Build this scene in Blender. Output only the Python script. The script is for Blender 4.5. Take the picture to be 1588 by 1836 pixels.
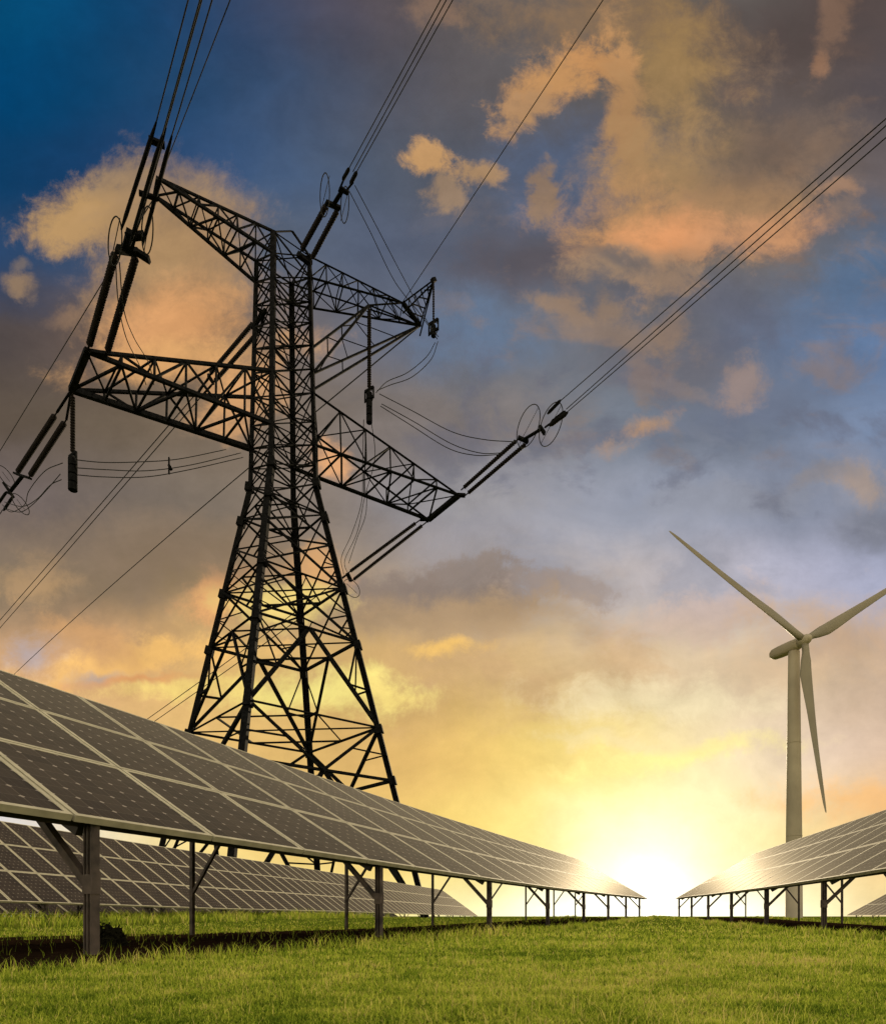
import bpy, bmesh, math, random
import numpy as np
from mathutils import Vector, Matrix, noise as mnoise
random.seed(7); rng = np.random.default_rng(7)
for o in list(bpy.data.objects): bpy.data.objects.remove(o)
SC = bpy.context.scene; COL = SC.collection
# ------------------------------------------------------------------ camera
F = 1150.0                      # focal length in photo pixels (photo 1588 wide)
cam_d = bpy.data.cameras.new('camera'); cam = bpy.data.objects.new('camera', cam_d); COL.objects.link(cam)
cam.location = (0, 0, 0.30); cam.rotation_euler = (math.pi/2, 0, 0)
cam_d.sensor_fit = 'HORIZONTAL'; cam_d.sensor_width = 36; cam_d.lens = 36*F/1588
cam_d.shift_y = (1643-918)/1588; cam_d.clip_start = 0.05; cam_d.clip_end = 5000
SC.camera = cam
# ------------------------------------------------------------------ colour management
SC.view_settings.view_transform = 'Standard'; SC.view_settings.look = 'None'
SC.view_settings.exposure = 0; SC.view_settings.gamma = 1
SC.render.engine = 'CYCLES'
def lin(c):
    out = []
    for v in c:
        v = v/255.0; out.append(v/12.92 if v <= .04045 else ((v+.055)/1.055)**2.4)
    return out
# ------------------------------------------------------------------ world: sunset sky with broken cloud
W = bpy.data.worlds.new("World"); SC.world = W; W.use_nodes = True
T = W.node_tree; T.nodes.clear(); NL = T.links
SUN_AZ = math.radians(19.0); SUN_EL = math.radians(13.0)
def nd(t, **k):
    n = T.nodes.new(t)
    for a, b in k.items(): setattr(n, a, b)
    return n
def put(inp, v):
    if isinstance(v, bpy.types.NodeSocket): NL.new(v, inp)
    else: inp.default_value = v
def M(op, a, b=None, c=None, clamp=False):
    n = nd('ShaderNodeMath', operation=op, use_clamp=clamp); put(n.inputs[0], a)
    if b is not None: put(n.inputs[1], b)
    if c is not None: put(n.inputs[2], c)
    return n.outputs[0]
def MIX(fac, a, b):
    n = nd('ShaderNodeMix', data_type='RGBA'); put(n.inputs[0], fac)
    put(n.inputs[6], a if isinstance(a, bpy.types.NodeSocket) else (*a, 1)); put(n.inputs[7], b if isinstance(b, bpy.types.NodeSocket) else (*b, 1))
    return n.outputs[2]
def SM(v, lo, hi, a=0.0, b=1.0):
    n = nd('ShaderNodeMapRange', interpolation_type='SMOOTHSTEP'); put(n.inputs[0], v)
    for i, q in enumerate((lo, hi, a, b)): n.inputs[i+1].default_value = q
    return n.outputs[0]
tc = nd('ShaderNodeTexCoord'); sep = nd('ShaderNodeSeparateXYZ'); NL.new(tc.outputs['Generated'], sep.inputs[0])
dx, dy, dz = sep.outputs
yy = M('MAXIMUM', dy, 0.08)
U = M('DIVIDE', dx, yy); V = M('DIVIDE', dz, yy)          # a flat chart of the western sky
comb = nd('ShaderNodeCombineXYZ'); put(comb.inputs[0], U); put(comb.inputs[1], V); P0 = comb.outputs[0]
def NOISE(vec, scale, detail=6, rough=.55, dist=0.0, col=False, off=(0, 0, 0), sc=(1, 1, 1)):
    mp = nd('ShaderNodeMapping'); NL.new(vec, mp.inputs[0]); mp.inputs[1].default_value = off; mp.inputs[3].default_value = sc
    n = nd('ShaderNodeTexNoise'); NL.new(mp.outputs[0], n.inputs['Vector'])
    n.inputs['Scale'].default_value = scale; n.inputs['Detail'].default_value = detail
    n.inputs['Roughness'].default_value = rough; n.inputs['Distortion'].default_value = dist
    return n.outputs['Color' if col else 'Fac']
nA = NOISE(P0, 2.6, 5, .55, .3, True)
nB = NOISE(P0, 9.0, 7, .6, .2, True, (3, 1, 0))
def VM(op, a, b=None, s=None):
    n = nd('ShaderNodeVectorMath', operation=op); put(n.inputs[0], a)
    if b is not None: put(n.inputs[1], b)
    if s is not None: put(n.inputs['Scale'], s)
    return n
wa = VM('SCALE', VM('SUBTRACT', nA, (.5, .5, .5)).outputs[0], s=.26).outputs[0]
wb = VM('SCALE', VM('SUBTRACT', nB, (.5, .5, .5)).outputs[0], s=.10).outputs[0]
PW = VM('ADD', VM('ADD', P0, wa).outputs[0], wb).outputs[0]
PS = VM('ADD', VM('ADD', P0, VM('SCALE', wa, s=.35).outputs[0]).outputs[0], VM('SCALE', wb, s=.8).outputs[0]).outputs[0]
XS = [0, 160, 320, 480, 640, 800, 960, 1120, 1280, 1440, 1588]
ROWS = [
(0,   [(5,75,115),(8,70,112),(25,65,105),(60,72,98),(85,78,88),(92,84,82),(100,95,95),(112,100,90),(100,95,92),(85,75,72),(92,80,78)]),
(150, [(2,66,110),(10,65,105),(32,70,108),(58,80,112),(76,82,98),(90,84,86),(98,95,97),(105,98,95),(112,98,82),(92,82,78),(85,78,82)]),
(300, [(12,62,102),(25,60,100),(42,72,112),(66,90,124),(82,94,114),(88,90,98),(88,98,120),(90,98,118),(115,100,85),(108,95,85),(103,95,98)]),
(450, [(42,72,110),(60,80,110),(85,90,105),(90,98,110),(86,97,120),(88,94,110),(92,92,103),(94,92,98),(112,104,98),(108,106,110),(86,106,132)]),
(600, [(75,68,68),(100,86,80),(135,108,85),(120,108,100),(100,105,120),(95,107,128),(108,118,135),(112,108,108),(105,108,122),(98,115,142),(100,125,162)]),
(750, [(90,78,68),(105,92,78),(118,102,85),(130,115,100),(122,112,106),(122,114,110),(125,124,128),(120,130,145),(112,118,130),(115,126,148),(122,140,170)]),
(900, [(112,100,98),(118,106,98),(122,110,98),(130,116,102),(142,130,122),(152,150,158),(155,154,162),(152,158,175),(142,148,165),(140,146,165),(125,132,148)]),
(1050,[(140,122,100),(140,120,98),(150,128,98),(172,142,105),(165,146,125),(158,148,145),(166,160,162),(188,178,175),(184,180,190),(176,176,196),(168,172,196)]),
(1200,[(205,165,125),(215,165,118),(225,180,120),(228,188,115),(205,168,112),(208,170,118),(215,182,130),(222,194,155),(228,206,175),(218,190,158),(195,170,148)]),
(1350,[(235,200,150),(240,200,135),(240,198,125),(232,190,115),(216,175,108),(224,182,108),(240,208,118),(248,226,148),(246,226,182),(230,206,186),(216,186,160)]),
(1500,[(215,215,222),(240,225,190),(250,225,150),(245,210,125),(235,195,112),(240,205,115),(252,232,140),(255,250,215),(255,246,190),(248,218,155),(236,188,128)]),
(1640,[(235,235,240),(250,240,220),(252,238,190),(252,235,160),(250,228,145),(250,235,160),(255,248,205),(255,255,245),(255,252,225),(252,240,190),(246,215,150)]),
]
sp = nd('ShaderNodeSeparateXYZ'); NL.new(PS, sp.inputs[0])
ux = M('MULTIPLY_ADD', sp.outputs[0], F/1588.0, 0.5, clamp=True)
vy = M('MULTIPLY_ADD', sp.outputs[1], -F, 1643.0)
base = None; prev = None
for y, cols in ROWS:
    cr = nd('ShaderNodeValToRGB'); cr.color_ramp.interpolation = 'B_SPLINE'; el = cr.color_ramp.elements
    while len(el) > 1: el.remove(el[-1])
    el[0].position = 0; el[0].color = (*lin(cols[0]), 1)
    for x, c in zip(XS[1:], cols[1:]):
        e = el.new(x/1588.0); e.color = (*lin(c), 1)
    put(cr.inputs[0], ux if base is None else M('MULTIPLY_ADD', base, 1e-7, ux))      # chained so the shader stays within its stack
    base = cr.outputs[0] if base is None else MIX(SM(M('MULTIPLY_ADD', base, 1e-7, vy), prev, y), base, cr.outputs[0])
    prev = y
# individual clouds: centre, radii (photo-pixel sized units of the chart), turn, colour, edge softness, raggedness
fine = NOISE(P0, 15, 10, .74, .25, False, (7, 2, 0))
mid = NOISE(P0, 6, 6, .58, .2, False, (1, 5, 0))
ragged = M('SUBTRACT', M('ADD', M('MULTIPLY', fine, .55), M('MULTIPLY', mid, .45)), .5)
def cloud(cx, cy, rx, ry, rot, col, soft=.5, amp=2.2, alpha=1.0, vec=None):
    global base
    mp = nd('ShaderNodeMapping', vector_type='TEXTURE'); ch = nd('ShaderNodeVectorMath', operation='MULTIPLY_ADD'); put(ch.inputs[0], base); ch.inputs[1].default_value = (1e-7,)*3; put(ch.inputs[2], PS); NL.new(ch.outputs[0], mp.inputs[0])
    mp.inputs[1].default_value = ((cx-794)/F, (1643-cy)/F, 0); mp.inputs[2].default_value = (0, 0, math.radians(rot))
    mp.inputs[3].default_value = (rx/F, ry/F, 1)
    ln = VM('LENGTH', mp.outputs[0]).outputs['Value']
    v = M('SUBTRACT', M('MULTIPLY_ADD', ragged, amp*2.7, 1.0), ln)
    base = MIX(M('MULTIPLY', SM(v, -soft*1.0, soft*.9), alpha), base, lin(col))
# blue openings and grey banks
cloud(1010, 300, 85, 90, 0, (88, 101, 126), .8, 1.8, .8)
cloud(960, 470, 130, 45, 10, (92, 86, 92), .9, 2, .8)
cloud(860, 600, 90, 60, 0, (98, 118, 145), .9, 2, .6)
cloud(1400, 90, 150, 80, 0, (84, 72, 70), 1.0, 2, .7)
cloud(1400, 180, 150, 60, -10, (100, 90, 88), 1.0, 2, .7)
cloud(1540, 490, 70, 40, 20, (86, 112, 144), .9, 2, .7)
cloud(1330, 740, 170, 45, 15, (104, 112, 132), .8, 2.2, .7)
cloud(1270, 890, 180, 28, 5, (140, 142, 152), .8, 2.0, .6)
cloud(1190, 640, 110, 55, -10, (110, 108, 116), .9, 2.2, .7)
cloud(820, 760, 150, 50, 12, (128, 118, 114), .9, 2, .6)
cloud(820, 890, 130, 35, 0, (150, 146, 146), .9, 2, .6)
cloud(1570, 950, 60, 30, 0, (126, 128, 140), .9, 2, .7)
# broken layers: patches of grey-blue, then warm wisps, where the noise allows
def layer(scale, off, lo, hi, cx, cy, rx, ry, col, alpha):
    global base
    ch = nd('ShaderNodeVectorMath', operation='MULTIPLY_ADD'); put(ch.inputs[0], base); ch.inputs[1].default_value = (1e-7,)*3; put(ch.inputs[2], P0)
    m_ = SM(NOISE(ch.outputs[0], scale, 9, .6, .3, False, off, (1, 1.5, 1)), lo, hi)
    mp = nd('ShaderNodeMapping', vector_type='TEXTURE'); NL.new(ch.outputs[0], mp.inputs[0])
    mp.inputs[1].default_value = ((cx-794)/F, (1643-cy)/F, 0); mp.inputs[3].default_value = (rx/F, ry/F, 1)
    env = SM(VM('LENGTH', mp.outputs[0]).outputs['Value'], .5, 1.15, 1.0, 0.0)
    base = MIX(M('MULTIPLY', M('MULTIPLY', m_, env), alpha), base, lin(col))
layer(5.0, (2, 8, 0), .50, .62, 1200, 760, 620, 300, (102, 104, 120), .55)
layer(6.5, (5, 3, 0), .52, .66, 1250, 560, 560, 330, (146, 122, 106), .50)
layer(4.5, (8, 6, 0), .50, .64, 1250, 950, 520, 200, (150, 152, 166), .50)
layer(5.5, (4, 9, 0), .50, .66, 900, 1180, 800, 170, (206, 168, 124), .50)
layer(6.0, (6, 2, 0), .52, .66, 1450, 330, 260, 260, (138, 108, 86), .55)
# lit clouds
cloud(165, 385, 105, 62, 8, (188, 150, 102), .45, 1.3)
cloud(215, 315, 60, 32, 15, (160, 132, 100), .7, 1.6, .8)
cloud(330, 400, 120, 90, -30, (158, 130, 100), .7, 1.4, .95)
cloud(325, 520, 130, 110, 0, (166, 132, 96), .7, 1.4, .95)
cloud(240, 440, 90, 60, -30, (172, 138, 98), .7, 1.4, .8)
cloud(325, 580, 95, 50, 15, (220, 160, 106), 1.0, 1.6, .9)
cloud(350, 640, 150, 30, 5, (225, 170, 110), .9, 1.8, .8)
cloud(410, 700, 60, 50, 0, (235, 175, 115), .9, 1.8, .7)
cloud(36, 515, 28, 18, -10, (158, 130, 100), .7, 1.6, .8)
cloud(45, 480, 18, 12, 0, (130, 115, 105), .7, 1.6, .7)
cloud(120, 565, 40, 14, 0, (150, 120, 95), .9, 1.8, .6)
cloud(1120, 60, 170, 60, -8, (140, 112, 84), .9, 2.2, .8)
cloud(1200, 140, 80, 90, 0, (152, 122, 80), .8, 1.8, .85)
cloud(1000, 150, 110, 34, 22, (196, 146, 96), .6, 2.0)
cloud(935, 200, 50, 26, 20, (178, 138, 100), .6, 2.2)
cloud(1075, 120, 55, 35, 0, (200, 146, 94), .6, 2.2, .9)
cloud(1120, 230, 42, 140, 8, (182, 138, 94), .6, 1.8, .95)
cloud(1215, 300, 120, 100, 0, (162, 130, 92), .9, 1.6, .95)
cloud(1180, 400, 130, 75, 0, (184, 140, 98), .7, 1.8, .95)
cloud(1320, 360, 110, 55, 20, (166, 130, 96), .8, 1.8, .9)
cloud(1200, 415, 75, 38, 0, (232, 160, 108), 1.0, 1.6, .9)
cloud(1320, 415, 110, 30, 12, (206, 150, 108), .9, 1.8, .85)
cloud(1120, 470, 90, 26, 10, (150, 126, 104), .8, 2.2, .8)
cloud(1140, 470, 60, 14, -20, (104, 98, 98), .8, 2.2, .8)
cloud(1200, 500, 50, 30, 0, (158, 130, 106), .8, 2.4, .7)
cloud(1390, 250, 120, 34, 25, (118, 100, 88), .9, 2.0, .8)
cloud(1495, 260, 60, 24, 25, (130, 108, 92), .8, 2.2, .7)
cloud(785, 280, 52, 28, -20, (196, 152, 104), .5, 2.2)
cloud(870, 300, 42, 18, -15, (178, 142, 104), .6, 2.4, .9)
cloud(810, 340, 34, 26, 20, (160, 132, 104), .6, 2.4, .8)
cloud(988, 335, 20, 48, 8, (148, 122, 100), .6, 2.2, .9)
cloud(1000, 540, 50, 14, -12, (152, 126, 104), .8, 2.4, .8)
cloud(1090, 540, 22, 24, 20, (150, 124, 100), .8, 2.2, .7)
cloud(1090, 585, 100, 20, -14, (142, 122, 108), .8, 2.4, .7)
cloud(1200, 600, 26, 34, 0, (146, 122, 104), .8, 2.4, .7)
cloud(1150, 762, 55, 17, 22, (182, 144, 112), .8, 2.2, .85)
cloud(1090, 795, 26, 12, 20, (168, 142, 124), .8, 2.2, .6)
cloud(1215, 690, 60, 14, -10, (136, 124, 122), .8, 2.4, .6)
cloud(1340, 690, 26, 48, -20, (150, 130, 122), .8, 2.6, .8)
cloud(1545, 860, 48, 34, -25, (166, 146, 132), .8, 2.4, .8)
cloud(1480, 840, 50, 16, 10, (140, 134, 136), .8, 2.2, .7)
cloud(1500, 50, 22, 80, -18, (132, 104, 86), .8, 2.0, .8)
cloud(1475, 118, 16, 16, -18, (152, 114, 88), .7, 2.0, .7)
cloud(1522, 335, 30, 18, 0, (166, 130, 104), .7, 2.2, .8)
cloud(1515, 375, 26, 14, 20, (138, 116, 102), .8, 2.2, .6)
cloud(780, 20, 40, 24, -20, (140, 112, 92), .9, 2.2, .7)
# low banks nearer the horizon
cloud(690, 1085, 110, 46, 0, (150, 130, 110), .5, 1.6, .8)
cloud(790, 1055, 185, 52, 0, (142, 126, 116), .35, 1.6, .95)
cloud(850, 1022, 56, 34, 0, (144, 130, 122), .4, 1.6, .9)
cloud(1010, 1058, 110, 28, -5, (160, 145, 138), .4, 1.8, .85)
cloud(800, 1110, 200, 40, 0, (178, 148, 112), .9, 2.0, .8)
cloud(1240, 1110, 110, 40, 12, (206, 178, 160), .7, 2.2, .6)
cloud(1500, 1150, 120, 60, 0, (200, 168, 138), .8, 2.2, .8)
cloud(1400, 1210, 120, 26, 0, (226, 196, 160), .8, 2.0, .6)
cloud(800, 1172, 62, 15, 8, (250, 200, 112), .8, 1.8, .85)
cloud(560, 1020, 50, 40, 0, (240, 180, 115), .8, 2.0, .8)
cloud(385, 1075, 48, 42, 30, (236, 172, 112), .7, 2.2, .85)
cloud(600, 830, 34, 26, 0, (240, 176, 120), .8, 2.0, .8)
cloud(500, 1080, 90, 24, 0, (252, 225, 130), .9, 2.0, .8)
cloud(560, 1250, 140, 26, 0, (255, 240, 140), .9, 2.0, .8)
cloud(690, 1250, 50, 12, -8, (254, 226, 132), .8, 2.0, .7)
cloud(240, 1190, 170, 26, 6, (252, 198, 116), .7, 2.2, .85)
cloud(160, 1150, 100, 22, -25, (206, 158, 108), .8, 2.2, .8)
cloud(60, 1170, 40, 30, 0, (176, 168, 175), .8, 2.0, .7)
cloud(185, 1212, 46, 15, 0, (186, 166, 155), .7, 2.0, .8)
cloud(330, 1240, 110, 16, 0, (255, 225, 130), .8, 2.0, .8)
cloud(260, 1222, 100, 9, 0, (226, 158, 100), .8, 2.0, .7)
cloud(80, 1050, 60, 30, 0, (200, 160, 112), .9, 2.2, .6)
cloud(300, 1000, 190, 60, 0, (134, 114, 96), .9, 2.0, .6)
cloud(1180, 1260, 160, 30, 0, (248, 232, 190), .9, 2.0, .6)
cloud(1240, 1350, 150, 14, 4, (255, 238, 150), .9, 2.0, .7)
cloud(1520, 1440, 130, 26, -8, (240, 184, 120), .8, 2.0, .75)
cloud(1130, 1330, 120, 10, -4, (240, 220, 168), .8, 2.0, .6)
# soft grain inside the cloud layer, stronger where it is dark
g1 = NOISE(P0, 4.5, 8, .6, .5, False, (9, 4, 0), (1, 1.6, 1))
gr = M('MULTIPLY_ADD', M('SUBTRACT', M('ADD', M('MULTIPLY', g1, .6), M('MULTIPLY', fine, .4)), .5), 1.0, 1.0)
base = VM('SCALE', base, s=gr).outputs[0]
# glow of the sun low on the horizon
def glow(cx, cy, rx, ry, col, power, k):
    global base
    mp = nd('ShaderNodeMapping', vector_type='TEXTURE'); NL.new(P0, mp.inputs[0])
    mp.inputs[1].default_value = ((cx-794)/F, (1643-cy)/F, 0); mp.inputs[3].default_value = (rx/F, ry/F, 1)
    d = VM('LENGTH', mp.outputs[0]).outputs['Value']
    e = M('EXPONENT', M('MULTIPLY', M('POWER', d, power), -1.0))
    base = VM('ADD', base, VM('SCALE', lin(col), s=M('MULTIPLY', e, k)).outputs[0]).outputs[0]
glow(1165, 1575, 80, 72, (255, 248, 225), 1.3, .75)
glow(1170, 1645, 300, 36, (255, 250, 225), 2.0, .55)
glow(1165, 1560, 260, 200, (255, 225, 120), 1.4, .26)
# the half of the sky behind the photographer: unseen, set bright to light the grass and panel fronts; a little physical sky over everything
sky = nd('ShaderNodeTexSky', sky_type='NISHITA'); sky.sun_disc = False; sky.sun_elevation = SUN_EL; sky.sun_rotation = SUN_AZ
back = MIX(SM(dz, 0.0, .9), lin((250, 226, 180)), lin((225, 218, 205)))
back = VM('SCALE', back, s=1.35).outputs[0]
back = VM('ADD', back, VM('SCALE', sky.outputs[0], s=.05).outputs[0]).outputs[0]
wsel = SM(dy, -.15, .28)
final = MIX(wsel, back, base)
bg = nd('ShaderNodeBackground'); put(bg.inputs[0], final); bg.inputs[1].default_value = 1.0
wo = nd('ShaderNodeOutputWorld'); NL.new(bg.outputs[0], wo.inputs[0])
# ------------------------------------------------------------------ sun
sd = bpy.data.lights.new('sun', 'SUN'); sd.energy = 5.0; sd.angle = math.radians(.6); sd.color = (1, .80, .52)
so = bpy.data.objects.new('sun', sd); COL.objects.link(so)
sv = Vector((math.sin(SUN_AZ)*math.cos(SUN_EL), math.cos(SUN_AZ)*math.cos(SUN_EL), math.sin(SUN_EL)))
so.rotation_euler = sv.to_track_quat('Z', 'Y').to_euler(); so.location = (20, 60, 30)

# ------------------------------------------------------------------ materials
def mat(name, col, rough=.6, metal=0.0, var=0.0, scale=8.0, spec=.5, bump=0.0, col2=None, lo=.35, hi=.65):
    m = bpy.data.materials.new(name); m.use_nodes = True; t = m.node_tree; b = t.nodes['Principled BSDF']
    b.inputs['Base Color'].default_value = (*col, 1); b.inputs['Roughness'].default_value = rough
    b.inputs['Metallic'].default_value = metal; b.inputs['Specular IOR Level'].default_value = spec
    c = t.nodes.new('ShaderNodeTexCoord'); n = t.nodes.new('ShaderNodeTexNoise'); n.inputs['Scale'].default_value = scale
    n.inputs['Detail'].default_value = 6; t.links.new(c.outputs['Object'], n.inputs['Vector'])
    r = t.nodes.new('ShaderNodeValToRGB'); r.color_ramp.elements[0].position = lo; r.color_ramp.elements[1].position = hi
    c2 = col2 or tuple(v*(1-var) for v in col)
    r.color_ramp.elements[0].color = (*c2, 1); r.color_ramp.elements[1].color = (*[min(1, v*(1+var)) for v in col], 1)
    t.links.new(n.outputs['Fac'], r.inputs[0]); t.links.new(r.outputs[0], b.inputs['Base Color'])
    if bump:
        bp = t.nodes.new('ShaderNodeBump'); bp.inputs['Strength'].default_value = bump; bp.inputs['Distance'].default_value = .02
        t.links.new(n.outputs['Fac'], bp.inputs['Height']); t.links.new(bp.outputs[0], b.inputs['Normal'])
    return m
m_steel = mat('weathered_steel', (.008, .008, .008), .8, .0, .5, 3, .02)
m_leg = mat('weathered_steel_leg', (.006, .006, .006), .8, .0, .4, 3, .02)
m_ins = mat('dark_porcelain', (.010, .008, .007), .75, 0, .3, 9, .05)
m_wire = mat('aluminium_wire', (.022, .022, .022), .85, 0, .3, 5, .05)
m_frame = mat('champagne_aluminium', (.42, .38, .26), .75, 0, .14, 6, .1)
m_back = mat('white_backsheet', (.35, .33, .30), .7, 0, .1, 6)
m_post = mat('galvanised_post', (.060, .044, .033), .7, .1, .6, 7)
m_rail = mat('galvanised_rail', (.03, .022, .017), .65, .1, .4, 7)
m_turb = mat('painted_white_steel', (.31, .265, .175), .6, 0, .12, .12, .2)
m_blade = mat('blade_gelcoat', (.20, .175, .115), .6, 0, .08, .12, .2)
# panel glass with cells, grid lines in the module's own coordinates
def make_cells():
    m = bpy.data.materials.new('solar_cells'); m.use_nodes = True; t = m.node_tree; b = t.nodes['Principled BSDF']
    L = t.links
    def mm(op, a, bb=None, cc=None):
        n = t.nodes.new('ShaderNodeMath'); n.operation = op
        for i, v in enumerate((a, bb, cc)):
            if v is None: continue
            if isinstance(v, bpy.types.NodeSocket): L.new(v, n.inputs[i])
            else: n.inputs[i].default_value = v
        return n.outputs[0]
    c = t.nodes.new('ShaderNodeTexCoord'); s = t.nodes.new('ShaderNodeSeparateXYZ'); L.new(c.outputs['UV'], s.inputs[0])
    def tri(v, n):          # distance to nearest cell edge, 0..0.5
        f = mm('FRACT', mm('MULTIPLY', v, n)); return mm('SUBTRACT', .5, mm('ABSOLUTE', mm('SUBTRACT', f, .5)))
    a, d = tri(s.outputs[0], 6.0), tri(s.outputs[1], 8.0)
    line = mm('LESS_THAN', mm('MINIMUM', a, d), .018)
    dia = mm('LESS_THAN', mm('ADD', a, d), .12)
    bus = mm('LESS_THAN', tri(s.outputs[0], 18.0), .04)
    cellrnd = t.nodes.new('ShaderNodeTexWhiteNoise'); cellrnd.noise_dimensions = '3D'
    fl = t.nodes.new('ShaderNodeCombineXYZ')
    L.new(mm('FLOOR', mm('MULTIPLY', s.outputs[0], 6.0)), fl.inputs[0]); L.new(mm('FLOOR', mm('MULTIPLY', s.outputs[1], 8.0)), fl.inputs[1])
    oi = t.nodes.new('ShaderNodeObjectInfo'); L.new(mm('MULTIPLY', oi.outputs['Random'], 91), fl.inputs[2])
    L.new(fl.outputs[0], cellrnd.inputs[0])
    def mx(f, x, y):
        n = t.nodes.new('ShaderNodeMix'); n.data_type = 'RGBA'; L.new(f, n.inputs[0])
        for i, v in ((6, x), (7, y)):
            if isinstance(v, bpy.types.NodeSocket): L.new(v, n.inputs[i])
            else: n.inputs[i].default_value = (*v, 1)
        return n.outputs[2]
    cc = mx(cellrnd.outputs[0], (.014, .010, .010), (.030, .022, .018))
    cc = mx(mm('MULTIPLY', bus, .3), cc, (.08, .07, .06))
    cc = mx(mm('MULTIPLY', line, .35), cc, (.16, .13, .10))
    cc = mx(mm('MULTIPLY', dia, .6), cc, (.42, .36, .29))
    n = t.nodes.new('ShaderNodeTexNoise'); n.inputs['Scale'].default_value = 1.6; n.inputs['Detail'].default_value = 8
    L.new(c.outputs['Object'], n.inputs['Vector'])
    dust = mm('MULTIPLY', n.outputs['Fac'], .09)
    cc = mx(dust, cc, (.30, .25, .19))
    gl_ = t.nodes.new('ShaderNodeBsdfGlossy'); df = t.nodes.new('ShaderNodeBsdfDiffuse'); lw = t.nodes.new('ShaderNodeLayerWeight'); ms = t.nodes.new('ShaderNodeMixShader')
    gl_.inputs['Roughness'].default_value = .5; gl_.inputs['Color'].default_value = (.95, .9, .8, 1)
    cc = mx(mm('MULTIPLY', mm('POWER', lw.outputs['Facing'], 9.0), .72), cc, (.50, .45, .33))      # warm haze of the far panels, painted into the colour at grazing angles
    L.new(cc, df.inputs['Color'])
    L.new(mm('MULTIPLY_ADD', mm('POWER', lw.outputs['Facing'], 6.0), .035, .025), ms.inputs[0])
    L.new(df.outputs[0], ms.inputs[1]); L.new(gl_.outputs[0], ms.inputs[2]); L.new(ms.outputs[0], t.nodes['Material Output'].inputs[0])
    L.new(cc, b.inputs['Base Color'])
    L.new(mm('MULTIPLY_ADD', n.outputs['Fac'], .18, .28), b.inputs['Roughness'])
    b.inputs['IOR'].default_value = 1.33; b.inputs['Specular IOR Level'].default_value = .36
    return m
m_cells = make_cells()

# ------------------------------------------------------------------ helpers
def link(name, me, m=None, parent=None, mw=None):
    o = bpy.data.objects.new(name, me); COL.objects.link(o)
    if m is not None:
        if not me.materials: me.materials.append(m)
    if mw is not None: o.matrix_world = mw
    if parent is not None:
        o.parent = parent; o.matrix_parent_inverse = parent_inv(parent)
    return o
def parent_inv(p):
    m = p.matrix_basis.copy(); q = p
    while q.parent is not None:
        m = q.parent.matrix_basis @ m if q.matrix_parent_inverse == Matrix.Identity(4) else q.parent.matrix_basis @ q.matrix_parent_inverse @ m
        q = q.parent
    return m.inverted()
def thing(name, label, cat, loc=(0, 0, 0), group=None):
    o = bpy.data.objects.new(name, None); COL.objects.link(o); o.location = loc; o.empty_display_size = .5
    return tag(o, label, cat, group)
def tag(o, label, cat, group=None):
    o['label'] = label; o['category'] = cat
    if group: o['group'] = group
    return o
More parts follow.
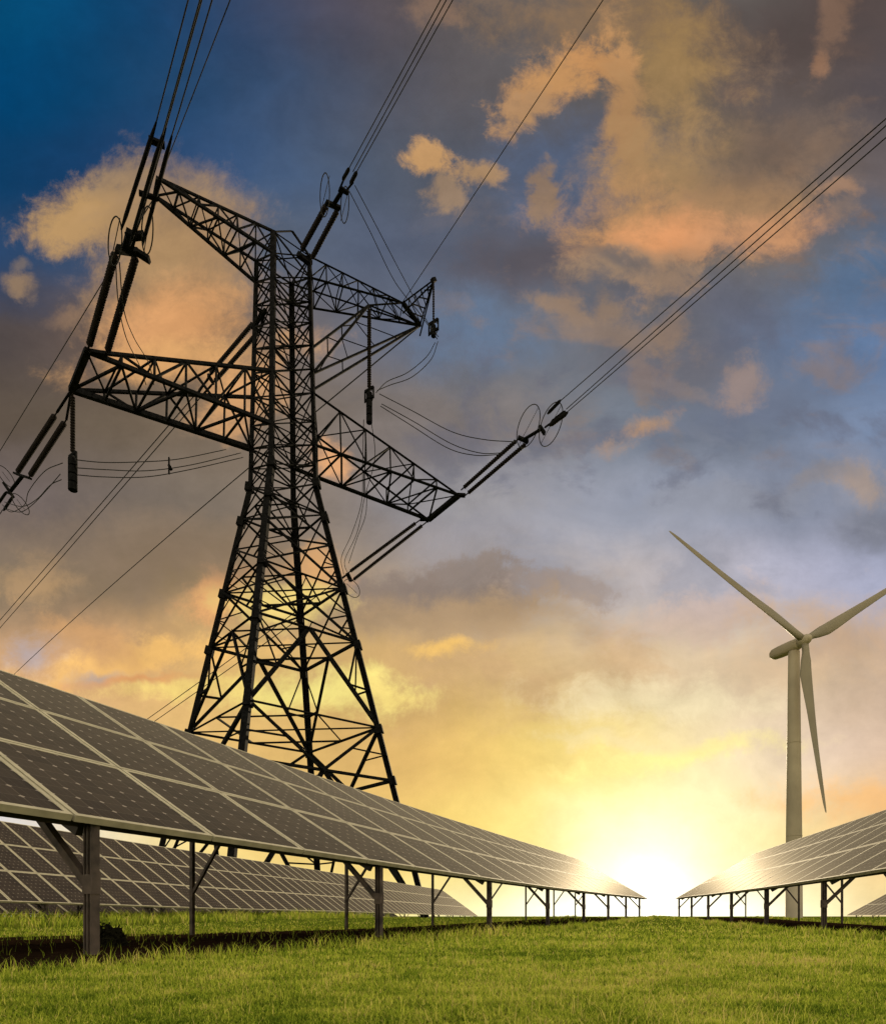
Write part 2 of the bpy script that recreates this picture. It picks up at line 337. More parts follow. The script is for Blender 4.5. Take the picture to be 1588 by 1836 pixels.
class MB:
    def __init__(s): s.v = []; s.f = []; s.uv = None
    def add(s, vs, fs):
        k = len(s.v); s.v += [tuple(v) for v in vs]; s.f += [tuple(i+k for i in f) for f in fs]
    def frame(s, p, q, up=(0, 0, 1)):
        p = Vector(p); q = Vector(q); d = (q-p); L = d.length; d.normalize(); up = Vector(up)
        if abs(d.dot(up)) > .98: up = Vector((0, 1, 0)) if abs(d.y) < .9 else Vector((1, 0, 0))
        a = d.cross(up).normalized(); b = a.cross(d).normalized(); return p, q, a, b
    def bar(s, p, q, w, h=None, up=(0, 0, 1)):
        h = h or w; p, q, a, b = s.frame(p, q, up)
        vs = [c + a*(sx*w/2) + b*(sy*h/2) for c in (p, q) for sx, sy in ((-1, -1), (1, -1), (1, 1), (-1, 1))]
        s.add(vs, [(3, 2, 1, 0), (4, 5, 6, 7), (0, 1, 5, 4), (1, 2, 6, 5), (2, 3, 7, 6), (3, 0, 4, 7)])
    K = 1.0
    def angle(s, p, q, w, up=(0, 0, 1), th=.16):       # rolled L section
        w = w*MB.K
        p, q, a, b = s.frame(p, q, up); t = w*th
        prof = [(0, 0), (w, 0), (w, t), (t, t), (t, w), (0, w)]
        vs = [c + a*(x-w*.3) + b*(y-w*.3) for c in (p, q) for x, y in prof]
        fs = [(5, 4, 3, 2, 1, 0), (6, 7, 8, 9, 10, 11)] + [(i, (i+1) % 6, (i+1) % 6+6, i+6) for i in range(6)]
        s.add(vs, fs)
    def tube(s, pts, r, n=6, cap=True):
        pts = [Vector(p) for p in pts]; k = len(s.v); rings = []
        for i, p in enumerate(pts):
            d = (pts[min(i+1, len(pts)-1)]-pts[max(i-1, 0)]).normalized()
            up = Vector((0, 0, 1)) if abs(d.z) < .95 else Vector((0, 1, 0))
            a = d.cross(up).normalized(); b = a.cross(d)
            rr = r[i] if isinstance(r, (list, tuple)) else r
            s.v += [tuple(p + (a*math.cos(2*math.pi*j/n) + b*math.sin(2*math.pi*j/n))*rr) for j in range(n)]
        for i in range(len(pts)-1):
            for j in range(n):
                a0 = k+i*n+j; a1 = k+i*n+(j+1) % n; s.f.append((a0, a1, a1+n, a0+n))
        if cap: s.f.append(tuple(k+j for j in range(n))[::-1]); s.f.append(tuple(k+(len(pts)-1)*n+j for j in range(n)))
    def ring(s, c, nrm, R, r, n=28, sx=1.0, ax=None):
        c = Vector(c); nrm = Vector(nrm).normalized(); a = Vector(ax).normalized() if ax else nrm.orthogonal().normalized()
        a = (a - nrm*a.dot(nrm)).normalized(); b = nrm.cross(a); k = len(s.v)
        for i in range(n):
            t = 2*math.pi*i/n; o = a*math.cos(t)*R*sx + b*math.sin(t)*R; d = (a*math.cos(t)+b*math.sin(t)).normalized()
            for j in range(5):
                u = 2*math.pi*j/5; s.v.append(tuple(c + o + d*math.cos(u)*r + nrm*math.sin(u)*r))
        for i in range(n):
            for j in range(5):
                s.f.append((k+i*5+j, k+((i+1) % n)*5+j, k+((i+1) % n)*5+(j+1) % 5, k+i*5+(j+1) % 5))
    def mesh(s, name, smooth=False):
        me = bpy.data.meshes.new(name); me.from_pydata(s.v, [], s.f); me.validate(); me.update()
        if smooth:
            me.polygons.foreach_set('use_smooth', [True]*len(me.polygons))
        return me
    def build(s, name, m, parent=None, smooth=False):
        return link(name, s.mesh(name, smooth), m, parent)
def lerp(a, b, t): return Vector(a)*(1-t) + Vector(b)*t

# ------------------------------------------------------------------ terrain
ZK = [(-1e4, 0), (12, 0), (16, .015), (23.5, .10), (28, .17), (32, .21), (35, .19), (42, -.25), (52, -.95), (62, -1.4), (70, -1.5), (1e5, -1.5)]
def zg(y):
    for (a, za), (b, zb) in zip(ZK, ZK[1:]):
        if a <= y <= b: return za + (zb-za)*((y-a)/(b-a)) if b-a > 1e3 else za + (zb-za)*((y-a)/(b-a))
    return 0
_ys = np.concatenate([np.arange(-30, 90, .5)]); _zs = np.array([zg(y) for y in _ys])
_k = np.exp(-(np.arange(-6, 7)/3.0)**2); _k /= _k.sum(); _zs = np.convolve(np.pad(_zs, 6, 'edge'), _k, 'valid')
def zg(y): return float(np.interp(y, _ys, _zs))
def ground_mat(name, cols, scale):
    m = bpy.data.materials.new(name); m.use_nodes = True; t = m.node_tree; b = t.nodes['Principled BSDF']; b.inputs['Roughness'].default_value = .95
    b.inputs['Specular IOR Level'].default_value = 0
    c = t.nodes.new('ShaderNodeTexCoord'); last = None
    n = t.nodes.new('ShaderNodeTexNoise'); n.inputs['Scale'].default_value = scale; n.inputs['Detail'].default_value = 12; n.inputs['Roughness'].default_value = .7
    t.links.new(c.outputs['Object'], n.inputs['Vector'])
    r = t.nodes.new('ShaderNodeValToRGB'); el = r.color_ramp.elements
    el[0].position = .3; el[0].color = (*cols[0], 1); el[1].position = .7; el[1].color = (*cols[2], 1)
    e = el.new(.5); e.color = (*cols[1], 1)
    t.links.new(n.outputs['Fac'], r.inputs[0])
    n2 = t.nodes.new('ShaderNodeTexNoise'); n2.inputs['Scale'].default_value = scale*.06; n2.inputs['Detail'].default_value = 5
    t.links.new(c.outputs['Object'], n2.inputs['Vector'])
    mx = t.nodes.new('ShaderNodeMix'); mx.data_type = 'RGBA'; mx.blend_type = 'MULTIPLY'; mx.inputs[0].default_value = .6
    r2 = t.nodes.new('ShaderNodeValToRGB'); r2.color_ramp.elements[0].position = .35; r2.color_ramp.elements[1].position = .65
    r2.color_ramp.elements[0].color = (.55, .6, .5, 1); r2.color_ramp.elements[1].color = (1.25, 1.2, 1.1, 1)
    t.links.new(n2.outputs['Fac'], r2.inputs[0]); t.links.new(r.outputs[0], mx.inputs[6]); t.links.new(r2.outputs[0], mx.inputs[7])
    t.links.new(mx.outputs[2], b.inputs['Base Color'])
    bp = t.nodes.new('ShaderNodeBump'); bp.inputs['Strength'].default_value = .8; bp.inputs['Distance'].default_value = .03
    t.links.new(n.outputs['Fac'], bp.inputs['Height']); t.links.new(bp.outputs[0], b.inputs['Normal'])
    return m
m_ground = ground_mat('meadow', ((.055, .075, .008), (.085, .12, .012), (.14, .16, .022)), 14)
m_soil = ground_mat('shaded_soil', ((.012, .007, .004), (.022, .013, .008), (.038, .024, .014)), 9)  # dark tone holds the shade under the panels as well as the earth
gy = [-30, -10, 0] + [i*.5 for i in range(1, 160)] + [85, 100, 150, 250, 500, 1500, 3500]
gx = [-3500, -800, -200, -80, -40, -20, -10, 0, 10, 20, 40, 80, 200, 800, 3500]
g = MB(); g.v = [(x, y, zg(y)) for y in gy for x in gx]; nx = len(gx)
g.f = [(j*nx+i, j*nx+i+1, (j+1)*nx+i+1, (j+1)*nx+i) for j in range(len(gy)-1) for i in range(nx-1)]
go = g.build('ground', m_ground, smooth=True); go['kind'] = 'structure'

# ------------------------------------------------------------------ solar rows
def panel_mesh(w, l, tag_):
    """module in local x (along row 0..w), y (up slope 0..l), z normal; glass + backsheet, and its frame apart"""
    t = .05; fw = .040; gme = bpy.data.meshes.new('panel_glass_'+tag_)
    vs = [(fw, fw, -.004), (w-fw, fw, -.004), (w-fw, l-fw, -.004), (fw, l-fw, -.004), (fw, fw, -.012), (w-fw, fw, -.012), (w-fw, l-fw, -.012), (fw, l-fw, -.012)]
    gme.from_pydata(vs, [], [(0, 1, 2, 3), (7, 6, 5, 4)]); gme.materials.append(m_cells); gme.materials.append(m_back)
    gme.polygons[1].material_index = 1
    uv = gme.uv_layers.new(name='UVMap')
    for i, c in enumerate([(0, 0), (1, 0), (1, 1), (0, 1), (0, 1), (1, 1), (1, 0), (0, 0)]): uv.data[i].uv = c
    f = MB()
    f.bar((0, fw/2, -t/2), (w, fw/2, -t/2), fw, t); f.bar((0, l-fw/2, -t/2), (w, l-fw/2, -t/2), fw, t)
    f.bar((fw/2, fw, -t/2), (fw/2, l-fw, -t/2), fw, t); f.bar((w-fw/2, fw, -t/2), (w-fw/2, l-fw, -t/2), fw, t)
    fme = f.mesh('panel_frame_'+tag_); fme.materials.append(m_frame)
    return gme, fme
def solar_row(label, P0, head, clear, pitch, sgn, n, post_every, L=4.19, tilt=31, base_z=None, nobj=33, gaps=(), zfun=None, posts=True):
    """P0: lower edge start (x,y); head: heading angle from +Y towards +X; sgn -1: slopes up to the left, +1: to the right"""
    h = Vector((math.sin(head), math.cos(head), 0)); up = Vector((sgn*math.cos(head), -sgn*math.sin(head), 0))
    zf = zfun or (lambda x, y: zg(y) + clear)
    root = thing('solar_panel_row', label, 'solar panel row', (P0[0], P0[1], zg(P0[1])), 'rows of tilted solar panels')
    ml = L/3.0; gl, fr = panel_mesh(pitch-.022, ml-.018, '%d' % round(P0[0]*100))
    tl = math.radians(tilt)
    def low(s):
        x = P0[0]+h.x*s; y = P0[1]+h.y*s; return Vector((x, y, zf(x, y)))
    sl = up*math.cos(tl) + Vector((0, 0, math.sin(tl)))
    stuff_g = MB()
    order = []
    far = MB(); farf = MB(); farg_uv = []
    for i in range(n):
        a = low(i*pitch); b = low((i+1)*pitch); t = (b-a).normalized()
        nrm = t.cross(sl) if sgn < 0 else sl.cross(t); nrm.normalize()
        for r in range(3):
            o = a + sl*(ml*r)
            if sgn < 0: X, Y = t, sl; org = o
            else: X, Y = -t, sl; org = o + t*(pitch-.022)
            Yp = (Y - X*X.dot(Y)).normalized(); Nn = X.cross(Yp)
            if Nn.z < 0: Nn = -Nn
            mw = Matrix(((X.x, Y.x, Nn.x, org.x), (X.y, Y.y, Nn.y, org.y), (X.z, Y.z, Nn.z, org.z), (0, 0, 0, 1)))
            if i < nobj:
                p = link('solar_panel', gl, None, root, mw)
                q = bpy.data.objects.new('panel_frame', fr); COL.objects.link(q); q.parent = p
            else:
                k = len(far.v); far.v += [tuple(mw @ v.co) for v in gl.vertices]; far.f += [tuple(j+k for j in f.vertices) for f in gl.polygons]
                k = len(farf.v); farf.v += [tuple(mw @ v.co) for v in fr.vertices]; farf.f += [tuple(j+k for j in f.vertices) for f in fr.polygons]
    if far.v:
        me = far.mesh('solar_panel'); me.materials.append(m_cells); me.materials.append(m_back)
        uv = me.uv_layers.new(name='UVMap'); cs = [(0, 0), (1, 0), (1, 1), (0, 1), (0, 1), (1, 1), (1, 0), (0, 0)]
        for i in range(len(uv.data)): uv.data[i].uv = cs[i % 8]
        for i, pl in enumerate(me.polygons): pl.material_index = i % 2
        o = link('solar_panel', me, None, root); o['kind'] = 'stuff'; o['label'] = 'farthest panels of the row, merging in the sun glow'
        fo = link('panel_frame', farf.mesh('panel_frame'), m_frame, o)
    nv = sl.cross(h).normalized()
    if nv.z < 0: nv = -nv
    # purlins and the structure
    for q in (.12, 1.5, 2.9):
        rl = MB(); N = max(2, n//2)
        for k in range(N):
            s0 = n*pitch*k/N; s1 = n*pitch*(k+1)/N
            rl.bar(low(s0)+sl*q*L/4.19-nv*.085, low(s1)+sl*q*L/4.19-nv*.085, .05, .08, nv)
        rl.build('rail', m_rail, root)
    if posts:
        s = posts
        while s < n*pitch:
            A = low(s); zb = zg(A.y)-.05
            fx = A + up*.10 + h*.22; rx = A + up*3.15
            top_f = fx + Vector((0, 0, .10*math.tan(tl)-.02)); top_r = rx + Vector((0, 0, 3.15*math.tan(tl)-.17))
            pm = MB(); w = .072   # front post: C profile
            pm.bar((fx.x, fx.y, zb), tuple(top_f), w, .012, h); 
            for e in (-1, 1):
                off = h*(0) ; pm.bar((fx.x+up.x*0+h.x*.0, fx.y, zb), tuple(top_f), .012, w, h) if e < 0 else None
            for e in (-1, 1):
                o_ = up*(e*w/2); pm.bar((fx.x+o_.x, fx.y+o_.y, zb), (top_f.x+o_.x, top_f.y+o_.y, top_f.z), .012, .07, h)
            pm.build('front_post', m_post, root)
            pm = MB(); pm.bar((rx.x, rx.y, zb), tuple(top_r), .055, .055, h); pm.build('rear_post', m_post, root)
            bm_ = MB(); bm_.bar(tuple(A+h*.22+sl*.15-nv*.17), tuple(A+sl*(L-.15)-nv*.17), .06, .09, nv); bm_.build('rafter', m_rail, root)
            br = MB(); zc = zg(A.y)+.50*(A.z-zg(A.y)); br.bar((fx.x, fx.y, zc), tuple(A+h*.16+sl*.80-nv*.2), .055, .06, h); br.bar(tuple(fx+Vector((0, 0, zc-A.z-.04))), tuple(fx+Vector((0, 0, zc-A.z+.10))), .10, .075, h)
            br.build('brace', m_post, root)
            br = MB(); zc2 = zg(A.y)+.62*(A.z-zg(A.y)); br.bar((rx.x, rx.y, zc2), tuple(A+sl*2.35-nv*.2), .04, .045, h); br.build('brace', m_post, root)
            s += post_every
    return low, up, h
tH = math.radians(24.6)
row1, up1, h1 = solar_row('nearest left-hand row of dark panels on posts above the dark soil strip',
    (-4.58+.4615*.9, .9), tH, 1.0, 1.30, -1, 27, 4.12, nobj=33, posts=3.87)
row2, up2, h2 = solar_row('row of panels behind and seen beneath the nearest left row',
    (-16.9+.306*8.2, 8.2), math.radians(17), 1.0, .95, -1, 65, 4.2, L=4.85, tilt=35, nobj=33, posts=2.0,
    zfun=lambda x, y: float(np.interp(y, [0, 17, 26, 35, 53, 70], [.72, .70, .60, .57, .44, .30])))
row3, up3, h3 = solar_row('right-hand row of panels in front of the wind turbine',
    (5.45, 4.9), math.radians(13.0), 1.0, 1.30, 1, 22, 4.12, nobj=33, posts=3.16)
row4, up4, h4 = solar_row('small far piece of a row seen beneath the right-hand row at the photo edge',
    (43.0-4.2, 68.0-17.0), math.radians(14), 1.0, 1.3, 1, 14, 4.2, L=6.4, tilt=31, nobj=33, posts=3.0,
    zfun=lambda x, y: .42)

row5, up5, h5 = solar_row('low row of panels barely visible below the second left row',
    (-16.9+.306*9-5.2, 9+1.6), math.radians(17), .8, 1.3, -1, 40, 4.2, L=4.0, tilt=31, nobj=33, posts=2.0,
    zfun=lambda x, y: float(np.interp(y, [0, 17, 35, 53, 70], [.42, .40, .33, .26, .2])))
# soil strips under the rows, coloured dark to carry the shade band there
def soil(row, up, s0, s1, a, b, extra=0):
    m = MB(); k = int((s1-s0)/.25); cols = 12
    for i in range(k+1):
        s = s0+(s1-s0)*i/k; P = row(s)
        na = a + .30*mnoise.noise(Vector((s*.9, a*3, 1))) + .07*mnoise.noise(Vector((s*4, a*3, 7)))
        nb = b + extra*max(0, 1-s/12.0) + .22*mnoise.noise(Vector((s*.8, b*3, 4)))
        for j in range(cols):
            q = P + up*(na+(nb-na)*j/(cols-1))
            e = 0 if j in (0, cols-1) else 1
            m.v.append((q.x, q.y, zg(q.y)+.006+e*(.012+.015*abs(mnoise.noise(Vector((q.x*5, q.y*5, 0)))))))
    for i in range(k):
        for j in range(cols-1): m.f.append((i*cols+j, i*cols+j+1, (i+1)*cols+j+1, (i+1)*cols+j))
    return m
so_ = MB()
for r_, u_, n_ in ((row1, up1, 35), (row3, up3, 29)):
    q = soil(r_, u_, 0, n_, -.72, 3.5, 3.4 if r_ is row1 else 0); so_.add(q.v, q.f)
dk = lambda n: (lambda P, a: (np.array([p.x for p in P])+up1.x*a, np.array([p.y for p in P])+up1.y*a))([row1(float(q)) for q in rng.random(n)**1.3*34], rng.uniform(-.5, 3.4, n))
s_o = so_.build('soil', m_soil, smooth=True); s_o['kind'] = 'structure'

# ------------------------------------------------------------------ grass
def grass_material():
    m = bpy.data.materials.new('grass_blades'); m.use_nodes = True; t = m.node_tree; t.nodes.clear(); L = t.links
    at = t.nodes.new('ShaderNodeAttribute'); at.attribute_name = 'tone'
    r = t.nodes.new('ShaderNodeValToRGB'); el = r.color_ramp.elements
    el[0].position = 0; el[0].color = (.072, .12, .011, 1); el[1].position = 1; el[1].color = (.42, .35, .12, 1)
    for p, c in ((.35, (.20, .265, .024)), (.7, (.34, .38, .05)), (.9, (.44, .41, .10))):
        e = el.new(p); e.color = (*c, 1)
    L.new(at.outputs['Fac'], r.inputs[0])
    d = t.nodes.new('ShaderNodeBsdfDiffuse'); tr = t.nodes.new('ShaderNodeBsdfTranslucent'); mx = t.nodes.new('ShaderNodeMixShader')
    mx.inputs[0].default_value = .5; L.new(r.outputs[0], d.inputs[0]); L.new(r.outputs[0], tr.inputs[0])
    L.new(d.outputs[0], mx.inputs[1]); L.new(tr.outputs[0], mx.inputs[2])
    o = t.nodes.new('ShaderNodeOutputMaterial'); L.new(mx.outputs[0], o.inputs[0]); return m
m_grass = grass_material()
def blades(n, sampler, hmin, hmax, w, name, tone0=0.0):
    X, Y = sampler(n); n = len(X); Z = np.interp(Y, _ys, _zs)
    dist = np.sqrt(X*X+Y*Y); sc = np.clip(dist/4.0, .75, 5.0)
    patch = np.array([mnoise.noise(Vector((x*.7, y*.7, 3))) for x, y in zip(X, Y)])
    hh = rng.uniform(hmin, hmax, n)*(1+.6*patch)*(1+.5*np.array([mnoise.noise(Vector((x*4, y*4, 5))) for x, y in zip(X, Y)]))*np.clip(sc, .8, 1.6); ww = w*sc
    a = rng.uniform(0, 2*np.pi, n); b = rng.uniform(0, 2*np.pi, n); ln = rng.uniform(.15, .9, n)*hh
    bx, by = np.cos(a)*ww/2, np.sin(a)*ww/2; lx, ly = np.cos(b)*ln, np.sin(b)*ln
    V = np.zeros((n, 5, 3))
    V[:, 0] = np.stack([X-bx, Y-by, Z-.01], 1); V[:, 1] = np.stack([X+bx, Y+by, Z-.01], 1)
    V[:, 2] = np.stack([X+bx*.7+lx*.35, Y+by*.7+ly*.35, Z+hh*.6], 1); V[:, 3] = np.stack([X-bx*.7+lx*.35, Y-by*.7+ly*.35, Z+hh*.6], 1)
    V[:, 4] = np.stack([X+lx, Y+ly, Z+hh*.95], 1)
    idx = np.arange(n)[:, None]*5
    me = bpy.data.meshes.new(name); me.vertices.add(n*5); me.vertices.foreach_set('co', V.ravel())
    loops = np.concatenate([idx+[0, 1, 2, 3], idx+[3, 2, 4]], 1).ravel()
    me.loops.add(len(loops)); me.loops.foreach_set('vertex_index', loops)
    me.polygons.add(n*2); st = np.stack([np.arange(n)*7, np.arange(n)*7+4], 1).ravel()
    me.polygons.foreach_set('loop_start', st); me.update(calc_edges=True); me.validate()
    p2 = np.array([mnoise.noise(Vector((x*3.3, y*3.3, 9)))+.6*mnoise.noise(Vector((x*9, y*9, 2))) for x, y in zip(X, Y)])
    tone = np.clip(.45 + tone0 + .20*rng.standard_normal(n) + .40*patch + .42*p2 + (rng.random(n) < .05)*.5, 0, 1)
    at = me.attributes.new('tone', 'FLOAT', 'POINT'); at.data.foreach_set('value', np.repeat(tone, 5)[:len(me.vertices)])
    me.materials.append(m_grass); return me
def in_soil(X, Y):
    # across-row coordinate of each row's footprint
    r = np.zeros(len(X), bool)
    for (row, up, h, ex) in ((row1, up1, h1, 3.4), (row3, up3, h3, 0)):
        P = row(0); ax = (X-P.x)*up.x + (Y-P.y)*up.y; s = (X-P.x)*h.x + (Y-P.y)*h.y
        wob = np.array([.30*mnoise.noise(Vector((q*.9, -1.74, 1)))+.16*mnoise.noise(Vector((q*5, 2, 0))) for q in s]) + rng.normal(0, .05, len(s))
        r |= (ax > -.60+wob) & (ax < 3.3+wob+ex*np.clip(1-s/12.0, 0, 1)) & (s > -1)
    return r
def samp(y0, y1, side=.78, p=1.0):
    def f(n):
        u = rng.random(n); Y = 1/(1/y0 + u*(1/y1-1/y0)) if p == 1 else y0+(y1-y0)*u
        X = (rng.random(n)*2-1)*side*Y
        k = ~in_soil(X, Y); return X[k], Y[k]
    return f
gm = blades(230000, samp(1.35, 34), .014, .034, .0045, 'grass')
_st = blades(2600, samp(1.5, 14), .045, .11, .0022, 'stalks', .4)
def join_mesh(a, b):
    bm = bmesh.new(); bm.from_mesh(a); bm.from_mesh(b); bm.to_mesh(a); bm.free(); return a
_cl = blades(26000, samp(1.35, 9), .010, .022, .013, 'clover', -.25)
gm = join_mesh(join_mesh(gm, _st), _cl)
gro = bpy.data.objects.new('grass', gm); COL.objects.link(gro); gro['kind'] = 'stuff'
tag(gro, 'short green grass covering the aisle between the panel rows and the foreground', 'grass')
# taller tufts along the soil edges
def edge(n):
    out = []
    for row, up, h, L in ((row1, up1, h1, 34), (row3, up3, h3, 28)):
        s = rng.random(n//2)**1.6*L; c = np.floor(rng.random(n//2)*500); jit = rng.normal(0, .07, n//2)
        s = np.where(rng.random(n//2) < .6, np.sin(c*12.9)*.5*L+.5*L + rng.normal(0, .05, n//2), s)
        side = rng.random(n//2) < .72
        ax = np.where(side, -.62, 3.45) + jit + np.where(side, -np.abs(rng.normal(0, .12, n//2)), 0)
        P = [row(float(q)) for q in s]
        out.append((np.array([p.x for p in P])+up.x*ax, np.array([p.y for p in P])+up.y*ax))
    return np.concatenate([o[0] for o in out]), np.concatenate([o[1] for o in out])
gm2 = blades(19000, edge, .035, .10, .004, 'tufts')
gr2 = bpy.data.objects.new('tall_grass', gm2); COL.objects.link(gr2); gr2['kind'] = 'stuff'
tag(gr2, 'taller ragged grass along the edges of the dark soil strips', 'grass')

def weeds(n):
    y = 10+rng.random(n)**1.3*52; a = rng.uniform(-2.5, 5.5, n)
    return (-16.9+.306*y)+up2.x*a, y+up2.y*a
gm3 = blades(26000, weeds, .10, .26, .006, 'weeds')
gr3 = bpy.data.objects.new('weeds', gm3); COL.objects.link(gr3); gr3['kind'] = 'stuff'
tag(gr3, 'tall weeds and rough grass growing under the row behind', 'weeds')
gm4 = blades(1600, lambda n: dk(n), .03, .09, .004, 'sprigs', -.2)
gr4 = bpy.data.objects.new('sprigs', gm4); COL.objects.link(gr4); gr4['kind'] = 'stuff'
tag(gr4, 'sparse sprigs of grass growing on the dark soil under the left row', 'grass')
# small dark shrub by the first thick post
def shrub(loc, R, H, n, name, label):
    r = thing(name, label, 'shrub', loc); m = MB()
    for i in range(n):
        t = random.random()*2*math.pi; k = random.random()**.4; z = random.random()
        c = Vector((math.cos(t)*R*k*(1-.4*z), math.sin(t)*R*k*(1-.4*z), H*z*(.75+.4*mnoise.noise(Vector((math.cos(t)*2, math.sin(t)*2, 0))))))+Vector(loc)
        d = Vector((random.gauss(0, 1), random.gauss(0, 1), random.gauss(0, .7)+.5)).normalized()*random.uniform(.02, .04); e = d.orthogonal().normalized()*.010
        m.add([c-e, c+d*.5-e*1.6, c+d, c+d*.5+e*1.6], [(0, 1, 2, 3)])
    m.build('foliage', mat('dark_leaves', (.014, .014, .007), .8, 0, .5, 20, .1), r)
    s = MB()
    for i in range(9):
        t = random.random()*6.28; s.tube([Vector(loc), Vector(loc)+Vector((math.cos(t)*R*.3, math.sin(t)*R*.3, H*.5)), Vector(loc)+Vector((math.cos(t)*R*.6, math.sin(t)*R*.6, H*.9))], [.006, .004, .002], 5)
    s.build('stem', m_soil, r)
shrub((-3.15, 6.0, .0), .20, .24, 1800, 'small_shrub', 'small dark shrub on the soil beside the nearest thick post of the left row')
#shrub((-8.6, 13.5, .0), .35, .35, 1200, 'low_bush', 'low dark bush in the grass below the farther left row')

# ------------------------------------------------------------------ lattice pylon
# drawn in units of 1.7 m, scaled up about the camera position: the mast is 72 m tall and stands 68 m away
TS = 1.7; MB.K = .80
def big(v): v = Vector(v); return Vector((v.x*TS, v.y*TS, (v.z-.3)*TS+.3))
_build0 = MB.build; _thing0 = thing
def _build1(s, name, m, parent=None, smooth=False):
    s.v = [tuple(big(v)) for v in s.v]; return _build0(s, name, m, parent, smooth)
MB.build = _build1
def thing(name, label, cat, loc=(0, 0, 0), group=None): return _thing0(name, label, cat, big(loc), group)
PX, PY = -9.98, 40.0; AL = .742; SK = -.08
pu = Vector((math.sin(AL), -math.cos(AL), 0)); pv = Vector((math.cos(AL+SK), math.sin(AL+SK), 0))
ZW, Z1, Z2 = 26.85+.3, 29.27+.3, 41.02+.3
GZ = -.80
def half(z):
    if z <= ZW: return 6.15 + (1.44-6.15)*((z-.3)/(ZW-.3))
    return 1.44 + (1.168-1.44)*((z-ZW)/(Z2-ZW))
SG = {'A': (-1, -1), 'B': (-1, 1), 'C': (1, -1), 'D': (1, 1)}
def corner(n, z):
    a = half(z); s = SG[n]; return Vector((PX, PY, 0)) + (pv*s[0] + pu*s[1])*a + Vector((0, 0, z))
pyl = thing('lattice_pylon', 'tall dark lattice steel transmission tower standing behind the left panel row', 'pylon', (PX, PY, GZ))
for n in 'ABCD':
    m = MB(); c0, c1, c2 = corner(n, GZ), corner(n, ZW), corner(n, Z2)
    inw = (Vector((PX, PY, 0))-Vector((c0.x, c0.y, 0))).normalized()
    m.angle(c0, c1, .46, inw); m.angle(c1, c2, .36, inw)
    m.bar(c0-Vector((0, 0, .5)), c0+Vector((0, 0, .35)), .9)
    for z in (8.6, 11.8, 17, 20.5, 25, ZW): m.bar(corner(n, z-.25), corner(n, z+.25), .44, .44, inw)
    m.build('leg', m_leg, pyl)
faces = [('A', 'B'), ('B', 'D'), ('D', 'C'), ('C', 'A')]
low_br = MB(); up_br = MB()
def xpanel(m, a, b, z0, z1, w, sec=0, hor=True):
    w = w*.82
    p00, p10, p01, p11 = corner(a, z0), corner(b, z0), corner(a, z1), corner(b, z1)
    m.angle(p00, p11, w); m.angle(p10, p01, w)
    if hor: m.angle(p01, p11, w)
    w0, w1 = (p10-p00).length, (p11-p01).length; t = w0/(w0+w1); X = lerp(p00, p11, t)
    if sec:
        for q, (l0, l1) in (((p00), (p00, p01)), ((p10), (p10, p11))):
            mid_ = lerp(l0, l1, .5); d = lerp(q, X, .55) ; m.angle(mid_, d, w*.65); 
            m.angle(lerp(l0, l1, .25), lerp(q, X, .35), w*.5)
            m.angle(mid_, lerp(l1, X, .5), w*.6)
        if sec > 1: m.angle(corner(a, z0+(z1-z0)*t), X, w*.7); m.angle(X, corner(b, z0+(z1-z0)*t), w*.7)
for a, b in faces:
    # splayed bottom panel: inverted V from the middle of the first horizontal
    zt = 8.6; A0, B0, A1, B1 = corner(a, GZ+.4), corner(b, GZ+.4), corner(a, zt), corner(b, zt); mid_ = lerp(A1, B1, .5)
    low_br.angle(A1, B1, .24); low_br.angle(A0, mid_, .26); low_br.angle(B0, mid_, .26)
    low_br.angle(lerp(A0, A1, .5), lerp(A0, mid_, .5), .14); low_br.angle(lerp(B0, B1, .5), lerp(B0, mid_, .5), .14)
    low_br.angle(lerp(A0, A1, .5), lerp(A0, mid_, .8), .12); low_br.angle(lerp(B0, B1, .5), lerp(B0, mid_, .8), .12)
    # big diamond between 8.6 and 17 through nodes at 11.8
    m17 = lerp(corner(a, 17.2), corner(b, 17.2), .5)
    for n in (a, b):
        o_ = b if n == a else a
        low_br.angle(corner(n, 11.9), mid_, .24); low_br.angle(corner(n, 11.9), m17, .26)
        low_br.angle(lerp(corner(n, 11.9), mid_, .5), corner(n, 10.2), .12); low_br.angle(lerp(corner(n, 11.9), m17, .45), corner(n, 14.2), .16)
        low_br.angle(lerp(corner(n, 11.9), m17, .45), corner(n, 17.2), .12)
    low_br.angle(corner(a, 11.9), corner(b, 11.9), .16)
    low_br.angle(corner(a, 17.2), corner(b, 17.2), .20)
    xpanel(low_br, a, b, 17.2, 20.6, .19, 1); xpanel(low_br, a, b, 20.6, 23.3, .17, 1, False); xpanel(low_br, a, b, 23.3, 25.2, .15, 0); xpanel(low_br, a, b, 25.2, ZW, .13, 0)
    zz = [ZW, 28.3, Z1, 31.0, 32.8, 34.3, 35.8, 37.2, 38.5, 40.0, Z2]
    for q in range(len(zz)-1): xpanel(up_br, a, b, zz[q], zz[q+1], .115, 0)
for z in (11.9, 17.2, 20.6, 25.2):
    for p, q in (('A', 'D'), ('B', 'C')): low_br.angle(corner(p, z), corner(q, z), .12)
    ms = [lerp(corner(a, z), corner(b, z), .5) for a, b in faces]
    for i in range(4): low_br.angle(ms[i], ms[(i+1) % 4], .13)
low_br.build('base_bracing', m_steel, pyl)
for z in (Z1, 32.8, 35.8, 38.5, Z2):
    for p, q in (('A', 'D'), ('B', 'C')): up_br.angle(corner(p, z), corner(q, z), .10)
up_br.build('mast_bracing', m_steel, pyl)
